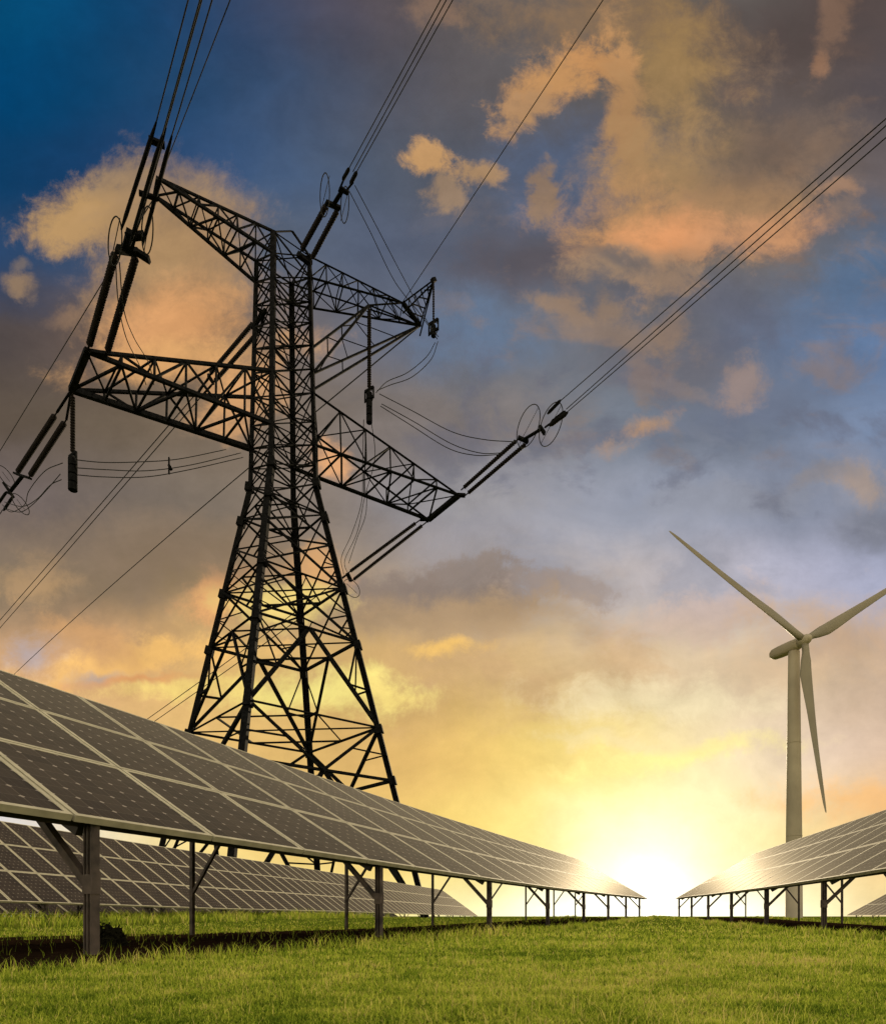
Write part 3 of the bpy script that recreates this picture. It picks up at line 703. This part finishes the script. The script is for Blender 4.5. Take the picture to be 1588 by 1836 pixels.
def boxarm(name, bn, bf, tn, tf, zt, cn, cf, n, wch=.20, wb=.10, thick_far=None):
    """bn,bf: body bottom points near/far; cn,cf: body top points; tn,tf: tip points"""
    m = MB(); nb, fb, nt, ft = Vector(bn), Vector(bf), Vector(cn), Vector(cf); tn, tf = Vector(tn), Vector(tf)
    m.angle(nb, tn, wch); m.angle(fb, tf, thick_far or wch); m.angle(nt, tn, wch*.8); m.angle(ft, tf, wch*.8); m.bar(tn, tf, wch*1.3, wch*1.1)
    G = lambda t: (lerp(nb, tn, t), lerp(fb, tf, t), lerp(nt, tn, t), lerp(ft, tf, t))
    ts = [i/n for i in range(n)]
    for i, t in enumerate(ts):
        a, b, c, d = G(t); a2, b2, c2, d2 = G(min(1, t+1/n))
        if i > 0:
            m.angle(a, c, wb); m.angle(b, d, wb); m.angle(a, b, wb); m.angle(c, d, wb*.8)
        if i % 2: m.angle(c, a2, wb); m.angle(d, b2, wb); m.angle(a, b2, wb*1.1); m.angle(d, c2, wb*.8)
        else: m.angle(a, c2, wb); m.angle(b, d2, wb); m.angle(b, a2, wb*1.1); m.angle(c, d2, wb*.8)
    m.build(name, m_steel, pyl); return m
LLn, LLf, LRn, LRf = (-18.43, 33.23, 29.57), (-20.65, 35.66, 29.57), (1.09, 44.58, 29.57), (-1.07, 47.34, 29.57)
boxarm('crossarm', corner('B', Z1), corner('A', Z1), LLn, LLf, 0, corner('B', 32.8), corner('A', 32.8), 6, .24, .13, .34)
boxarm('crossarm', corner('D', Z1), corner('C', Z1), LRn, LRf, 0, corner('D', 32.8), corner('C', 32.8), 6, .24, .12, .34)
ULn, ULf, URn, URf = (-15.80, 35.63, 41.32), (-16.38, 36.51, 41.32), (-2.68, 42.88, 41.32), (-1.59, 44.54, 41.32)
K = Vector((-4.81, 41.87, 40.20)); BR = Vector((-.61, 41.32, 41.30))
boxarm('upper_arm', corner('B', 40.0), corner('A', 40.0), ULn, ULf, 0, corner('B', Z2), corner('A', Z2), 6, .18, .09)
boxarm('upper_arm', corner('D', 40.0), corner('C', 40.0), URn, URf, 0, corner('D', Z2), corner('C', Z2), 6, .18, .09)
m = MB()    # outrigger bracket and knee braces of the jumper supports
D34, D36, C33 = corner('D', 34.0), corner('D', 35.6), corner('C', 33.6)
m.angle(K, D36, .15); m.angle(K, D34, .18); m.angle(URf, D34, .14); m.angle(URf, corner('D', 33.0), .16)
for t in (.25, .5, .75):
    m.angle(lerp(D36, K, t), lerp(D34, K, t), .10); m.angle(lerp(D36, K, t), lerp(D34, K, t+.2), .09)
    m.angle(lerp(D34, URf, t), lerp(corner('D', 33.0), URf, t), .09); m.angle(lerp(D34, K, t), lerp(D34, URf, t), .08); m.angle(lerp(D34, K, t), lerp(D34, URf, t-.2), .08)
m.angle(K, URf, .14); m.angle(K, URn, .14)
m.build('knee_brace', m_steel, pyl)
m = MB()
for o_ in (Vector((.0, 0, 0)), Vector((0, 0, -.7))):
    m.angle(Vector(URn)+o_, BR+o_*.25, .13); m.angle(Vector(URf)+o_, BR+o_*.25, .12)
for t in (.2, .4, .6, .8):
    m.angle(lerp(URn, BR, t), lerp(URf, BR, t-.15), .08); m.angle(lerp(URn, BR, t), lerp(Vector(URn)+Vector((0, 0, -.7)), BR, t), .08); m.angle(lerp(URf, BR, t), lerp(Vector(URn)+Vector((0, 0, -.7)), BR, t-.1), .07)
m.bar(BR-Vector((.1, .1, .12)), BR+Vector((.1, .1, .12)), .22); m.build('outrigger', m_steel, pyl)
m = MB()    # peak frames at the mast head and attachment brackets of the middle phase
for n in 'BD': m.angle(corner(n, Z2), lerp(corner('B', Z2), corner('D', Z2), .5)+Vector((0, 0, .8)), .12)
m.bar((-8.95, 39.45, 41.05), (-8.2, 40.05, 41.05), .26); m.bar((-11.1, 40.2, 38.3), (-12.3, 41.3, 38.2), .22)
m.build('mast_head', m_steel, pyl)

# ------------------------------------------------------------------ insulator strings and wires
def discs(m, a, b, R=.16, pitch=.17):
    a, b = Vector(a), Vector(b); L = (b-a).length; n = max(3, int(L/pitch)); pts = []; rs = []
    for i in range(n):
        for dt, r in ((0, .045), (.18, R), (.5, R*.9), (.6, .05)):
            pts.append(lerp(a, b, (i+dt)/n)); rs.append(r)
    pts.append(b); rs.append(.04); m.tube(pts, rs, 8)
def rodchild(root, a, b, frac=(.06, .96), R=.16):
    m = MB(); A, B = lerp(a, b, frac[0]), lerp(a, b, frac[1]); discs(m, A, B, R); m.tube([a, A], .045, 6); m.tube([B, b], .05, 6)
    m.build('insulator', m_ins, root, True)
def tension_set(label, rods, yoke, rings=(), clamps=(), R=.16):
    loc = rods[0][0]; root = thing('insulator_string', label, 'insulator string', loc, 'tension insulator strings')
    for a, b in rods: rodchild(root, a, b, R=R)
    for i, (p, q, w) in enumerate(yoke):
        m = MB(); m.bar(p, q, w, w*.5); m.build('yoke_plate', m_leg, root)
    for c, nrm, Rr, sx, ax in rings:
        m = MB(); m.ring(c, nrm, Rr, .028, 26, sx, ax)
        a = Vector(ax).normalized(); m.tube([Vector(c)-a*Rr*sx*.98, Vector(c)+a*Rr*sx*.98], .018, 4)
        m.build('grading_ring', m_wire, root, True)
    for a, b, w in clamps:
        m = MB(); m.tube([a, lerp(a, b, .15), lerp(a, b, .85), b], [w*.5, w, w, w*.4], 6); m.build('tension_clamp', m_leg, root, True)
    return root
def cable(label, pts, r=.028, group='overhead line conductors', name='power_cable', cat='cable'):
    m = MB(); m.tube(pts, r, 6); o = m.build(name, m_wire, None, True); return tag(o, label, cat, group)
def span(a, b, ext, sag, n=24):
    """wire through a and b, carried on past b by ext times, with a gentle sag"""
    a, b = Vector(a), Vector(b); out = []
    for i in range(n+1):
        t = i/n*ext; p = a + (b-a)*t; p.z += sag*(t*(t-1.0)); out.append(p)
    return out
ux3 = Vector((0, 0, 1)); sT = Vector((.786, .618, 0))
# left phase, towards the camera
la0, la1, lb0, lb1 = Vector((-18.2, 32.9, 29.4)), Vector((-14.10, 27.71, 29.14)), Vector((-17.5, 33.35, 29.5)), Vector((-13.48, 28.28, 29.59))
# pair reaches the yoke
E1, E2 = Vector((-9.95, 22.42, 27.80)), Vector((-9.9, 22.7, 28.5))
dTl = (Vector((-7.36, 19.14, 27.64))-Vector((-9.91, 22.38, 27.76))).normalized()
subL = []
for (px, py0, px1) in ((282, 236, 338), (288, 232, 363), (296, 232, 377), (292, 240, 352)): subL.append((px, py0, px1))
bundleL = [(Vector((-9.98, 22.38, 27.7)), -.20), ]
ring_d = dTl
offs = [Vector((-.16, -.10, .10)), Vector((.10, .08, .14)), Vector((.26, .20, .0)), Vector((.0, .02, -.20))]
Lc = Vector((-9.85, 22.5, 27.95)); Lt = Vector((-7.50, 19.4, 27.75))
cl = []
for i, o_ in enumerate(offs):
    s = Vector((-13.3, 27.2, 29.1)) + o_*1.6; cl.append((s, Lc+o_, .075))
tension_set('double insulator string rising steeply from the left tip of the lower crossarm',
    [(la0, la1), (lb0, lb1)],
    [(Vector(LLn), la0, .3), (Vector(LLn), lb0, .3), (la1, lb1, .34), (lb1, lb1+Vector((.5, .1, -.25)), .3), (lerp(la1, lb1, .5), Vector((-13.1, 27.0, 29.1)), .4), (Vector((-13.4, 27.1, 29.0)), Vector((-12.7, 27.3, 29.3)), .3), (Vector((-10.6, 23.1, 28.3)), Vector((-10.1, 23.3, 28.3)), .2), (Vector((-11.8, 24.9, 28.4)), Vector((-11.2, 25.2, 28.5)), .18)],
    [(Vector((-13.75, 26.9, 28.6)), sT*.4+Vector((0, 0, .35)), .34, 3.0, (-.55, .72, -.12)), (Vector((-12.35, 26.8, 28.95)), sT*.4+Vector((0, 0, .35)), .30, 3.0, (-.5, .75, -.2))], cl, .17)
for i, o_ in enumerate(offs):
    cable('one of four bundled conductors from the left insulator string up to the top edge', span(Lc+o_, Lt+o_*1.05, 7, .02), .022, 'left phase conductors overhead')
# middle phase, towards the camera
tension_set('double insulator string rising from the mast head with two round grading rings',
    [((-8.70, 39.25, 41.0), (-6.58, 36.55, 40.95)), ((-8.20, 39.8, 41.02), (-6.02, 37.02, 41.19))],
    [((-6.66, 36.5, 40.95), (-5.95, 37.05, 41.2), .26), ((-6.3, 36.8, 41.1), (-5.67, 36.0, 41.02), .2), ((-5.75, 35.8, 41.0), (-5.35, 36.2, 41.1), .2), ((-5.85, 36.0, 41.0), (-5.3, 35.0, 40.8), .09), ((-5.6, 36.2, 41.1), (-5.0, 35.8, 41.3), .09)],
    [(Vector((-6.65, 36.1, 40.9)), sT+Vector((0, 0, .5)), .42, 2.0, (-.4, .5, -.7)), (Vector((-5.6, 36.6, 40.9)), sT+Vector((0, 0, .5)), .36, 2.0, (-.4, .5, -.7))],
    [((-5.5, 35.2, 40.72), (-5.05, 34.6, 40.68), .10), ((-5.2, 36.0, 41.40), (-4.75, 35.4, 41.42), .11)], .16)
for a, b in (((-5.1, 34.65, 40.68), (-.12, 28.34, 40.78)), ((-4.8, 35.45, 41.41), (.43, 28.82, 41.48)), ((-4.95, 35.3, 41.3), (.20, 28.7, 41.42))):
    cable('one of three wires from the mast head string up to the top edge', span(a, b, 6, .02), .024, 'middle phase conductors overhead')
# right phase, towards the camera
tension_set('double insulator string with two round rings beyond the right crossarm tip',
    [((1.25, 44.3, 29.75), (4.73, 39.95, 30.07)), ((1.55, 44.65, 29.6), (5.31, 39.90, 29.83))],
    [((1.0, 44.6, 29.6), (1.55, 44.65, 29.6), .3), ((4.66, 39.9, 30.1), (5.3, 39.9, 29.82), .26), ((5.0, 39.9, 29.95), (6.0, 38.7, 29.75), .18), ((5.85, 38.8, 29.95), (6.15, 38.8, 29.5), .26)],
    [(Vector((5.25, 39.4, 30.4)), Vector((-.75, .5, .6)), .92, 1.25, (.6, -.3, 1)), (Vector((6.5, 38.6, 29.9)), Vector((-.75, .5, .6)), .92, 1.25, (.6, -.3, 1))],
    [((6.2, 38.1, 30.15), (6.85, 37.25, 30.3), .10), ((6.4, 38.3, 29.75), (7.15, 37.5, 29.85), .10), ((6.35, 38.3, 29.6), (7.28, 37.4, 29.7), .13), ((6.1, 38.6, 29.7), (6.4, 38.25, 29.7), .06)], .14)
for a, b in (((6.75, 37.4, 30.28), (16.90, 24.47, 30.75)), ((7.2, 37.5, 29.95), (17.05, 24.85, 30.85)), ((7.28, 37.4, 29.75), (17.15, 24.84, 30.47))):
    cable('one of three parallel wires from the ringed right string to the right edge', span(a, b, 3, .05), .024, 'right phase conductors overhead')
# left phase, away
tension_set('double insulator string running down to the left edge from the left crossarm tip',
    [((-22.5, 37.4, 29.7), (-28.63, 43.04, 29.98)), ((-21.6, 36.8, 28.8), (-26.94, 41.75, 28.87))],
    [(LLf, (-22.5, 37.4, 29.7), .12), (LLf, (-21.6, 36.8, 28.8), .12), ((-28.7, 43.0, 30.0), (-26.9, 41.8, 28.85), .24), ((-27.8, 42.4, 29.4), (-30.2, 44.6, 29.7), .2), ((-30.3, 44.3, 30.2), (-29.7, 44.3, 29.3), .3)],
    [(Vector((-29.7, 43.6, 30.2)), Vector((.5, .5, .6)), .62, 1.3, (-.6, .4, .7)), (Vector((-29.1, 44.2, 28.7)), Vector((.5, .5, .6)), .62, 1.3, (-.6, .4, .7))],
    [((-30.4, 44.7, 29.9), (-32.2, 46.4, 30.1), .10), ((-29.7, 44.3, 29.3), (-31.5, 46.0, 29.4), .10)], .17)
for a, b in (((-32.1, 46.3, 30.1), (-36.48, 50.30, 30.5)), ((-31.5, 45.9, 29.4), (-35.76, 49.91, 29.6))):
    cable('one of the wires leaving the left edge beyond the leftmost insulator string', span(a, b, 12, .01), .03, 'left phase conductors leaving')
# middle phase, away
tension_set('double insulator string slanting down beside the mast above the left crossarm',
    [((-12.0, 41.05, 38.45), (-16.50, 45.18, 38.41)), ((-11.7, 41.1, 37.9), (-16.24, 45.32, 37.98))],
    [((-11.2, 40.3, 38.3), (-12.0, 41.05, 38.45), .15), ((-11.2, 40.3, 38.3), (-11.7, 41.1, 37.9), .15), ((-16.55, 45.2, 38.45), (-16.2, 45.3, 37.95), .3)], (), [((-16.5, 45.3, 38.35), (-17.7, 46.4, 38.3), .08), ((-16.3, 45.4, 38.0), (-17.5, 46.5, 38.0), .08)], .15)
for a, b in (((-17.7, 46.4, 38.3), (-57.17, 82.80, 38.53)), ((-17.5, 46.5, 38.02), (-57.91, 83.87, 38.00))):
    cable('one of two close parallel wires slanting from the left crossarm to the left edge', span(a, b, 4, .15, 40), .038, 'middle phase conductors leaving')
# right phase, away
tension_set('double insulator string running from the right crossarm tip down behind the tower leg',
    [((-1.7, 47.35, 29.56), (-7.86, 52.89, 28.58)), ((-1.2, 47.5, 29.51), (-7.67, 53.45, 28.18))],
    [(LRf, (-1.7, 47.35, 29.56), .2), (LRf, (-1.2, 47.5, 29.51), .2), ((-7.9, 52.9, 28.6), (-7.65, 53.4, 28.2), .3)],
    [(Vector((-7.6, 53.4, 27.6)), Vector((.5, .5, .6)), .7, 1.2, (-.6, .4, .7))], [((-7.9, 52.9, 28.5), (-9.3, 54.2, 28.3), .08)], .14)
for a, b in (((-8.5, 53.5, 28.5), (-35.69, 78.63, 24.85)), ((-8.4, 54.1, 28.1), (-34.74, 78.49, 24.53))):
    cable('one of two thin wires coming out low left of the tower above the panels', span(a, b, 2.5, .3, 30), .04, 'right phase conductors leaving')
# earth wires
G_ = 'earth wires on the upper arm'
cable('single earth wire from the left tip of the upper arm to the top edge', span((-15.6, 35.5, 41.3), (-8.93, 26.90, 38.73), 4, .05), .024, G_, 'earth_wire', 'wire')
cable('single thin earth wire from the right end of the upper arm to the top edge', span((-2.68, 42.88, 41.4), (7.46, 29.99, 43.14), 3, .1), .024, G_, 'earth_wire', 'wire')
cable('faint earth wire dropping from the left upper tip to the left edge', span(ULf, (-40.81, 59.11, 43.2), 3, .1, 30), .030, G_, 'earth_wire', 'wire')
cable('single earth wire slanting from behind the mast down to the left panels', span(URf, (-73.00, 110.61, 42.91), 2, -2.5, 50), .045, G_, 'earth_wire', 'wire')
# jumper supports: hanging strings with weights
def hanger(label, top, zb, zw, R=.12, wR=.22):
    root = thing('hanging_insulator', label, 'insulator', top, 'hanging jumper supports'); t = Vector(top)
    m = MB(); discs(m, t-Vector((0, 0, .3)), (t.x, t.y, zb+.2), R, .15); m.tube([t, t-Vector((0, 0, .35))], .05, 6); m.build('insulator', m_ins, root, True)
    m = MB(); m.bar((t.x-.3, t.y+.2, zb+.1), (t.x+.3, t.y-.2, zb+.1), .14); m.bar((t.x-.32, t.y+.22, zb-.5), (t.x+.32, t.y-.22, zb-.5), .12); m.bar((t.x-.3, t.y+.2, zb+.1), (t.x-.3, t.y+.2, zb-.6), .1); m.bar((t.x+.3, t.y-.2, zb+.1), (t.x+.3, t.y-.2, zb-.6), .1)
    m.build('cable_yoke', m_leg, root)
    m = MB(); pts = []; rs = []
    n = 4
    for i in range(n):
        z0 = zb-.15-(zb-zw-.1)*i/n; z1_ = zb-.15-(zb-zw-.1)*(i+.86)/n
        pts += [(t.x, t.y, z0), (t.x, t.y, z0-.001), (t.x, t.y, z1_), (t.x, t.y, z1_-.001)]; rs += [.06, wR, wR, .06]
    pts = [Vector(p)+Vector((0.0001*i, 0, 0)) for i, p in enumerate(pts)]
    m.tube(pts, rs, 10); m.build('counterweight', m_leg, root, False)
    m = MB(); m.ring((t.x+.05, t.y, zb-.35), (.6, .6, .2), .34, .03, 22, 1.0, (0, 0, 1)); m.build('grading_ring', m_wire, root, True)
hanger('hanging insulator with heavy weights under the left crossarm tip', (-20.6, 35.7, 29.5), 25.9, 24.0, .14, .24)
hanger('long hanging insulator with dark weights at its foot, right of the mast', tuple(K-Vector((0, 0, .1))), 34.6, 32.5, .14, .20)
hanger('short hanging insulator below the outrigger at the far right of the upper arm', tuple(BR-Vector((0, 0, .1))), 38.5, 37.7, .075, .16)
def curve(pts, n=10):
    P = [Vector(p) for p in pts]; P = [P[0]*2-P[1]] + P + [P[-1]*2-P[-2]]; out = []
    for i in range(1, len(P)-2):
        for k in range(n):
            t = k/n; a, b, c, d = P[i-1], P[i], P[i+1], P[i+2]
            out.append(.5*((2*b)+(c-a)*t+(2*a-5*b+4*c-d)*t*t+(3*b-a-3*c+d)*t**3))
    out.append(P[-2]); return out
def pt(px, py, Y): return Vector(((px-794)/F*Y, Y, (1643-py)/F*Y+.3))   # image pixel position plus a chosen depth, turned into a point in space
def jumper(label, curves, group, spacers=()):
    for c in curves: cable(label, curve([pt(*p) for p in c]), .024, group, 'jumper_cable', 'cable')
jumper('one of two jumper wires dropping from the mast head rings to the outrigger', [
    [(636, 332, 35.9), (672, 400, 37.6), (718, 488, 39.6), (765, 575, 41), (786, 604, 41.3)],
    [(626, 342, 36.4), (664, 416, 38), (708, 505, 40), (755, 565, 41), (784, 608, 41.3)]], 'jumpers beside the mast head')
jumper('one of the jumper wires looping from the short hanger to the weighted insulator', [
    [(785, 612, 41.3), (772, 645, 42), (738, 676, 42.4), (700, 690, 42.3), (676, 700, 42)],
    [(780, 614, 41.5), (764, 640, 42.2), (730, 668, 42.6), (694, 684, 42.4), (674, 704, 42.1)]], 'jumpers at the upper right')
jumper('one of the jumper wires sagging from the long hanger to the ringed right string', [
    [(680, 706, 41.9), (740, 737, 41.6), (810, 774, 41), (868, 788, 40.4), (922, 792, 39.9)],
    [(684, 724, 41.9), (742, 756, 41.6), (808, 795, 41), (860, 812, 40.4), (900, 812, 40.2)],
    [(682, 728, 42.2), (736, 762, 41.9), (802, 803, 41.3), (850, 816, 40.7), (895, 815, 40.4)]], 'jumpers to the right string')
jumper('one of the thin jumper wires hanging below the right crossarm beside the tower', [
    [(664, 745, 42.3), (672, 820, 44), (654, 890, 46), (640, 955, 49), (618, 1005, 52), (624, 1030, 52.9)],
    [(652, 752, 42.5), (650, 830, 44.2), (648, 900, 46.3), (630, 958, 49.2), (612, 1000, 52), (616, 1030, 52.9)],
    [(658, 880, 46.4), (655, 925, 48.2), (640, 965, 50), (625, 1010, 52.5)]], 'jumpers below the right arm')
jumper('one of three jumper wires strung level from the left weights towards the mast', [
    [(124, 823, 35.8), (185, 829, 37), (252, 828, 38.4), (320, 823, 39.6), (405, 806, 42)],
    [(124, 838, 35.8), (190, 842, 37), (262, 844, 38.6), (340, 834, 40), (432, 812, 42.5)],
    [(124, 850, 35.8), (185, 855, 37), (262, 855, 38.6), (340, 842, 40), (436, 820, 42.5)]], 'jumpers beside the left weights')
m = MB(); m.bar(pt(303, 820, 39.2), pt(303, 850, 39.2), .08); m.bar(pt(303, 834, 39.2), pt(307, 842, 39.2), .16); tag(m.build('wire_spacer', m_leg), 'small spacer clamped across the three level jumper wires left of the mast', 'spacer')
jumper('one of the jumper wires looping from the left weights to the left edge string', [
    [(112, 830, 35.8), (80, 845, 38), (52, 880, 41), (44, 905, 43), (20, 918, 44.6), (4, 905, 45.5)],
    [(108, 850, 35.9), (84, 878, 38), (58, 905, 41), (36, 918, 43), (10, 912, 45)],
    [(110, 860, 35.9), (90, 870, 38), (66, 895, 41), (40, 908, 43.2), (8, 900, 45)]], 'jumpers at the left edge')
jumper('one of the two short wires dropping from the left string onto the left crossarm', [
    [(207, 462, 28.2), (212, 540, 30), (226, 605, 32.4), (250, 655, 34.6), (262, 690, 36)],
    [(214, 470, 28.4), (222, 555, 30.4), (240, 605, 32.8), (266, 650, 34.8), (276, 690, 36)]], 'jumpers above the left arm')

# ------------------------------------------------------------------ wind turbine
MB.build = _build0; thing = _thing0
HY = 188.0; TXp = (1423-794)/F*(HY+2.5); HUB = Vector(((1437-794)/F*HY, HY-1.5, (1643-1152)/F*HY+.3))
yaw, til = math.radians(16), math.radians(5)
axd = Vector((math.cos(til)*math.sin(yaw), -math.cos(til)*math.cos(yaw), math.sin(til))).normalized()
gT = zg(HY)
tur = thing('wind_turbine', 'white three-bladed wind turbine standing alone behind the right panel row', 'wind turbine', (TXp, HY+2.5, gT))
m = MB(); zt = HUB.z-1.6
zs = [gT-.2, gT+.4, gT+.4, zt*.3, zt*.31, zt*.65, zt*.66, zt-.3, zt]
rs = [2.7, 2.7, 2.35, 2.15, 2.15, 1.85, 1.85, 1.55, 1.45]
n = 40
for z, r in zip(zs, rs): m.v += [(TXp+math.cos(2*math.pi*j/n)*r, HY+2.5+math.sin(2*math.pi*j/n)*r, z) for j in range(n)]
for i in range(len(zs)-1):
    for j in range(n): m.f.append((i*n+j, i*n+(j+1) % n, (i+1)*n+(j+1) % n, (i+1)*n+j))
m.f.append(tuple((len(zs)-1)*n+j for j in range(n)))
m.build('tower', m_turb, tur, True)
for z, r in ((zt*.305, 2.17), (zt*.655, 1.87)):
    m = MB(); m.ring((TXp, HY+2.5, z), (0, 0, 1), r, .07, 40, 1, (1, 0, 0)); m.build('flange', m_turb, tur, True)
def loft(m, secs, n=20):
    k = len(m.v)
    for c, a, b, ra, rb, pw in secs:
        for j in range(n):
            t = 2*math.pi*j/n; x, y = math.cos(t), math.sin(t)
            x = math.copysign(abs(x)**pw, x); y = math.copysign(abs(y)**pw, y)
            m.v.append(tuple(Vector(c)+a*x*ra+b*y*rb))
    for i in range(len(secs)-1):
        for j in range(n): m.f.append((k+i*n+j, k+i*n+(j+1) % n, k+(i+1)*n+(j+1) % n, k+(i+1)*n+j))
    m.f.append(tuple(k+j for j in range(n))[::-1]); m.f.append(tuple(k+(len(secs)-1)*n+j for j in range(n)))
e1 = Vector((0, 0, 1)).cross(axd).normalized(); e2 = axd.cross(e1)
m = MB(); NB = Vector((TXp, HY+2.5, HUB.z))
ax2 = Vector((.42, -.9, .02)).normalized(); s1 = Vector((0, 0, 1)).cross(ax2).normalized(); s2 = ax2.cross(s1)
loft(m, [(NB+(HUB-NB).normalized()*2.6, e1, e2, 1.3, 1.3, .9), (NB+(HUB-NB).normalized()*1.4, s1, s2, 1.6, 1.6, .75), (NB-ax2*1, s1, s2, 1.75, 1.7, .65), (NB-ax2*4.5, s1, s2, 1.7, 1.65, .65), (NB-ax2*6.6, s1, s2, 1.6, 1.5, .7), (NB-ax2*7.4, s1, s2, 1.2, 1.1, .8)], 24)
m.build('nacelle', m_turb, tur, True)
m = MB(); loft(m, [(HUB-axd*1.6, e1, e2, 1.45, 1.45, 1), (HUB, e1, e2, 1.6, 1.6, 1), (HUB+axd*1.2, e1, e2, 1.3, 1.3, 1), (HUB+axd*2.0, e1, e2, .75, .75, 1), (HUB+axd*2.3, e1, e2, .2, .2, 1)], 24)
m.build('hub', m_turb, tur, True)
R_ = 51.5; PH = math.radians(31.5)
for k in range(3):
    a_ = PH+k*2*math.pi/3; d = e1*math.cos(a_)+e2*math.sin(a_); s = axd.cross(d).normalized(); m = MB(); secs = []
    for t, ch, th, tw, off in ((0, 1.9, 1.9, 0, 0), (.04, 1.9, 1.9, 0, 0), (.10, 2.9, 1.5, 16, .25), (.18, 3.5, .9, 15, .65), (.25, 3.3, .7, 12, .6), (.4, 2.6, .5, 8, .42), (.6, 1.95, .35, 4, .32), (.8, 1.5, .22, 2, .2), (.94, 1.0, .13, 0, .12), (.99, .55, .07, 0, .05), (1, .15, .03, 0, 0)):
        w = math.radians(tw); A = s*math.cos(w)+axd*math.sin(w); B = axd*math.cos(w)-s*math.sin(w)
        secs.append((HUB+d*(1.2+(R_-1.2)*t)+A*off*(-1)+axd*(1.6*t*t), A, B, ch/2, th/2, 1.0))
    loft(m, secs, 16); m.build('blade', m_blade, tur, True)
SC.cycles.max_bounces = 4; SC.cycles.diffuse_bounces = 2; SC.cycles.glossy_bounces = 3; SC.cycles.use_adaptive_sampling = True; SC.cycles.adaptive_threshold = .02; SC.cycles.adaptive_min_samples = 16
W.cycles.sampling_method = 'MANUAL'; W.cycles.sample_map_resolution = 512; SC.cycles.transparent_max_bounces = 8
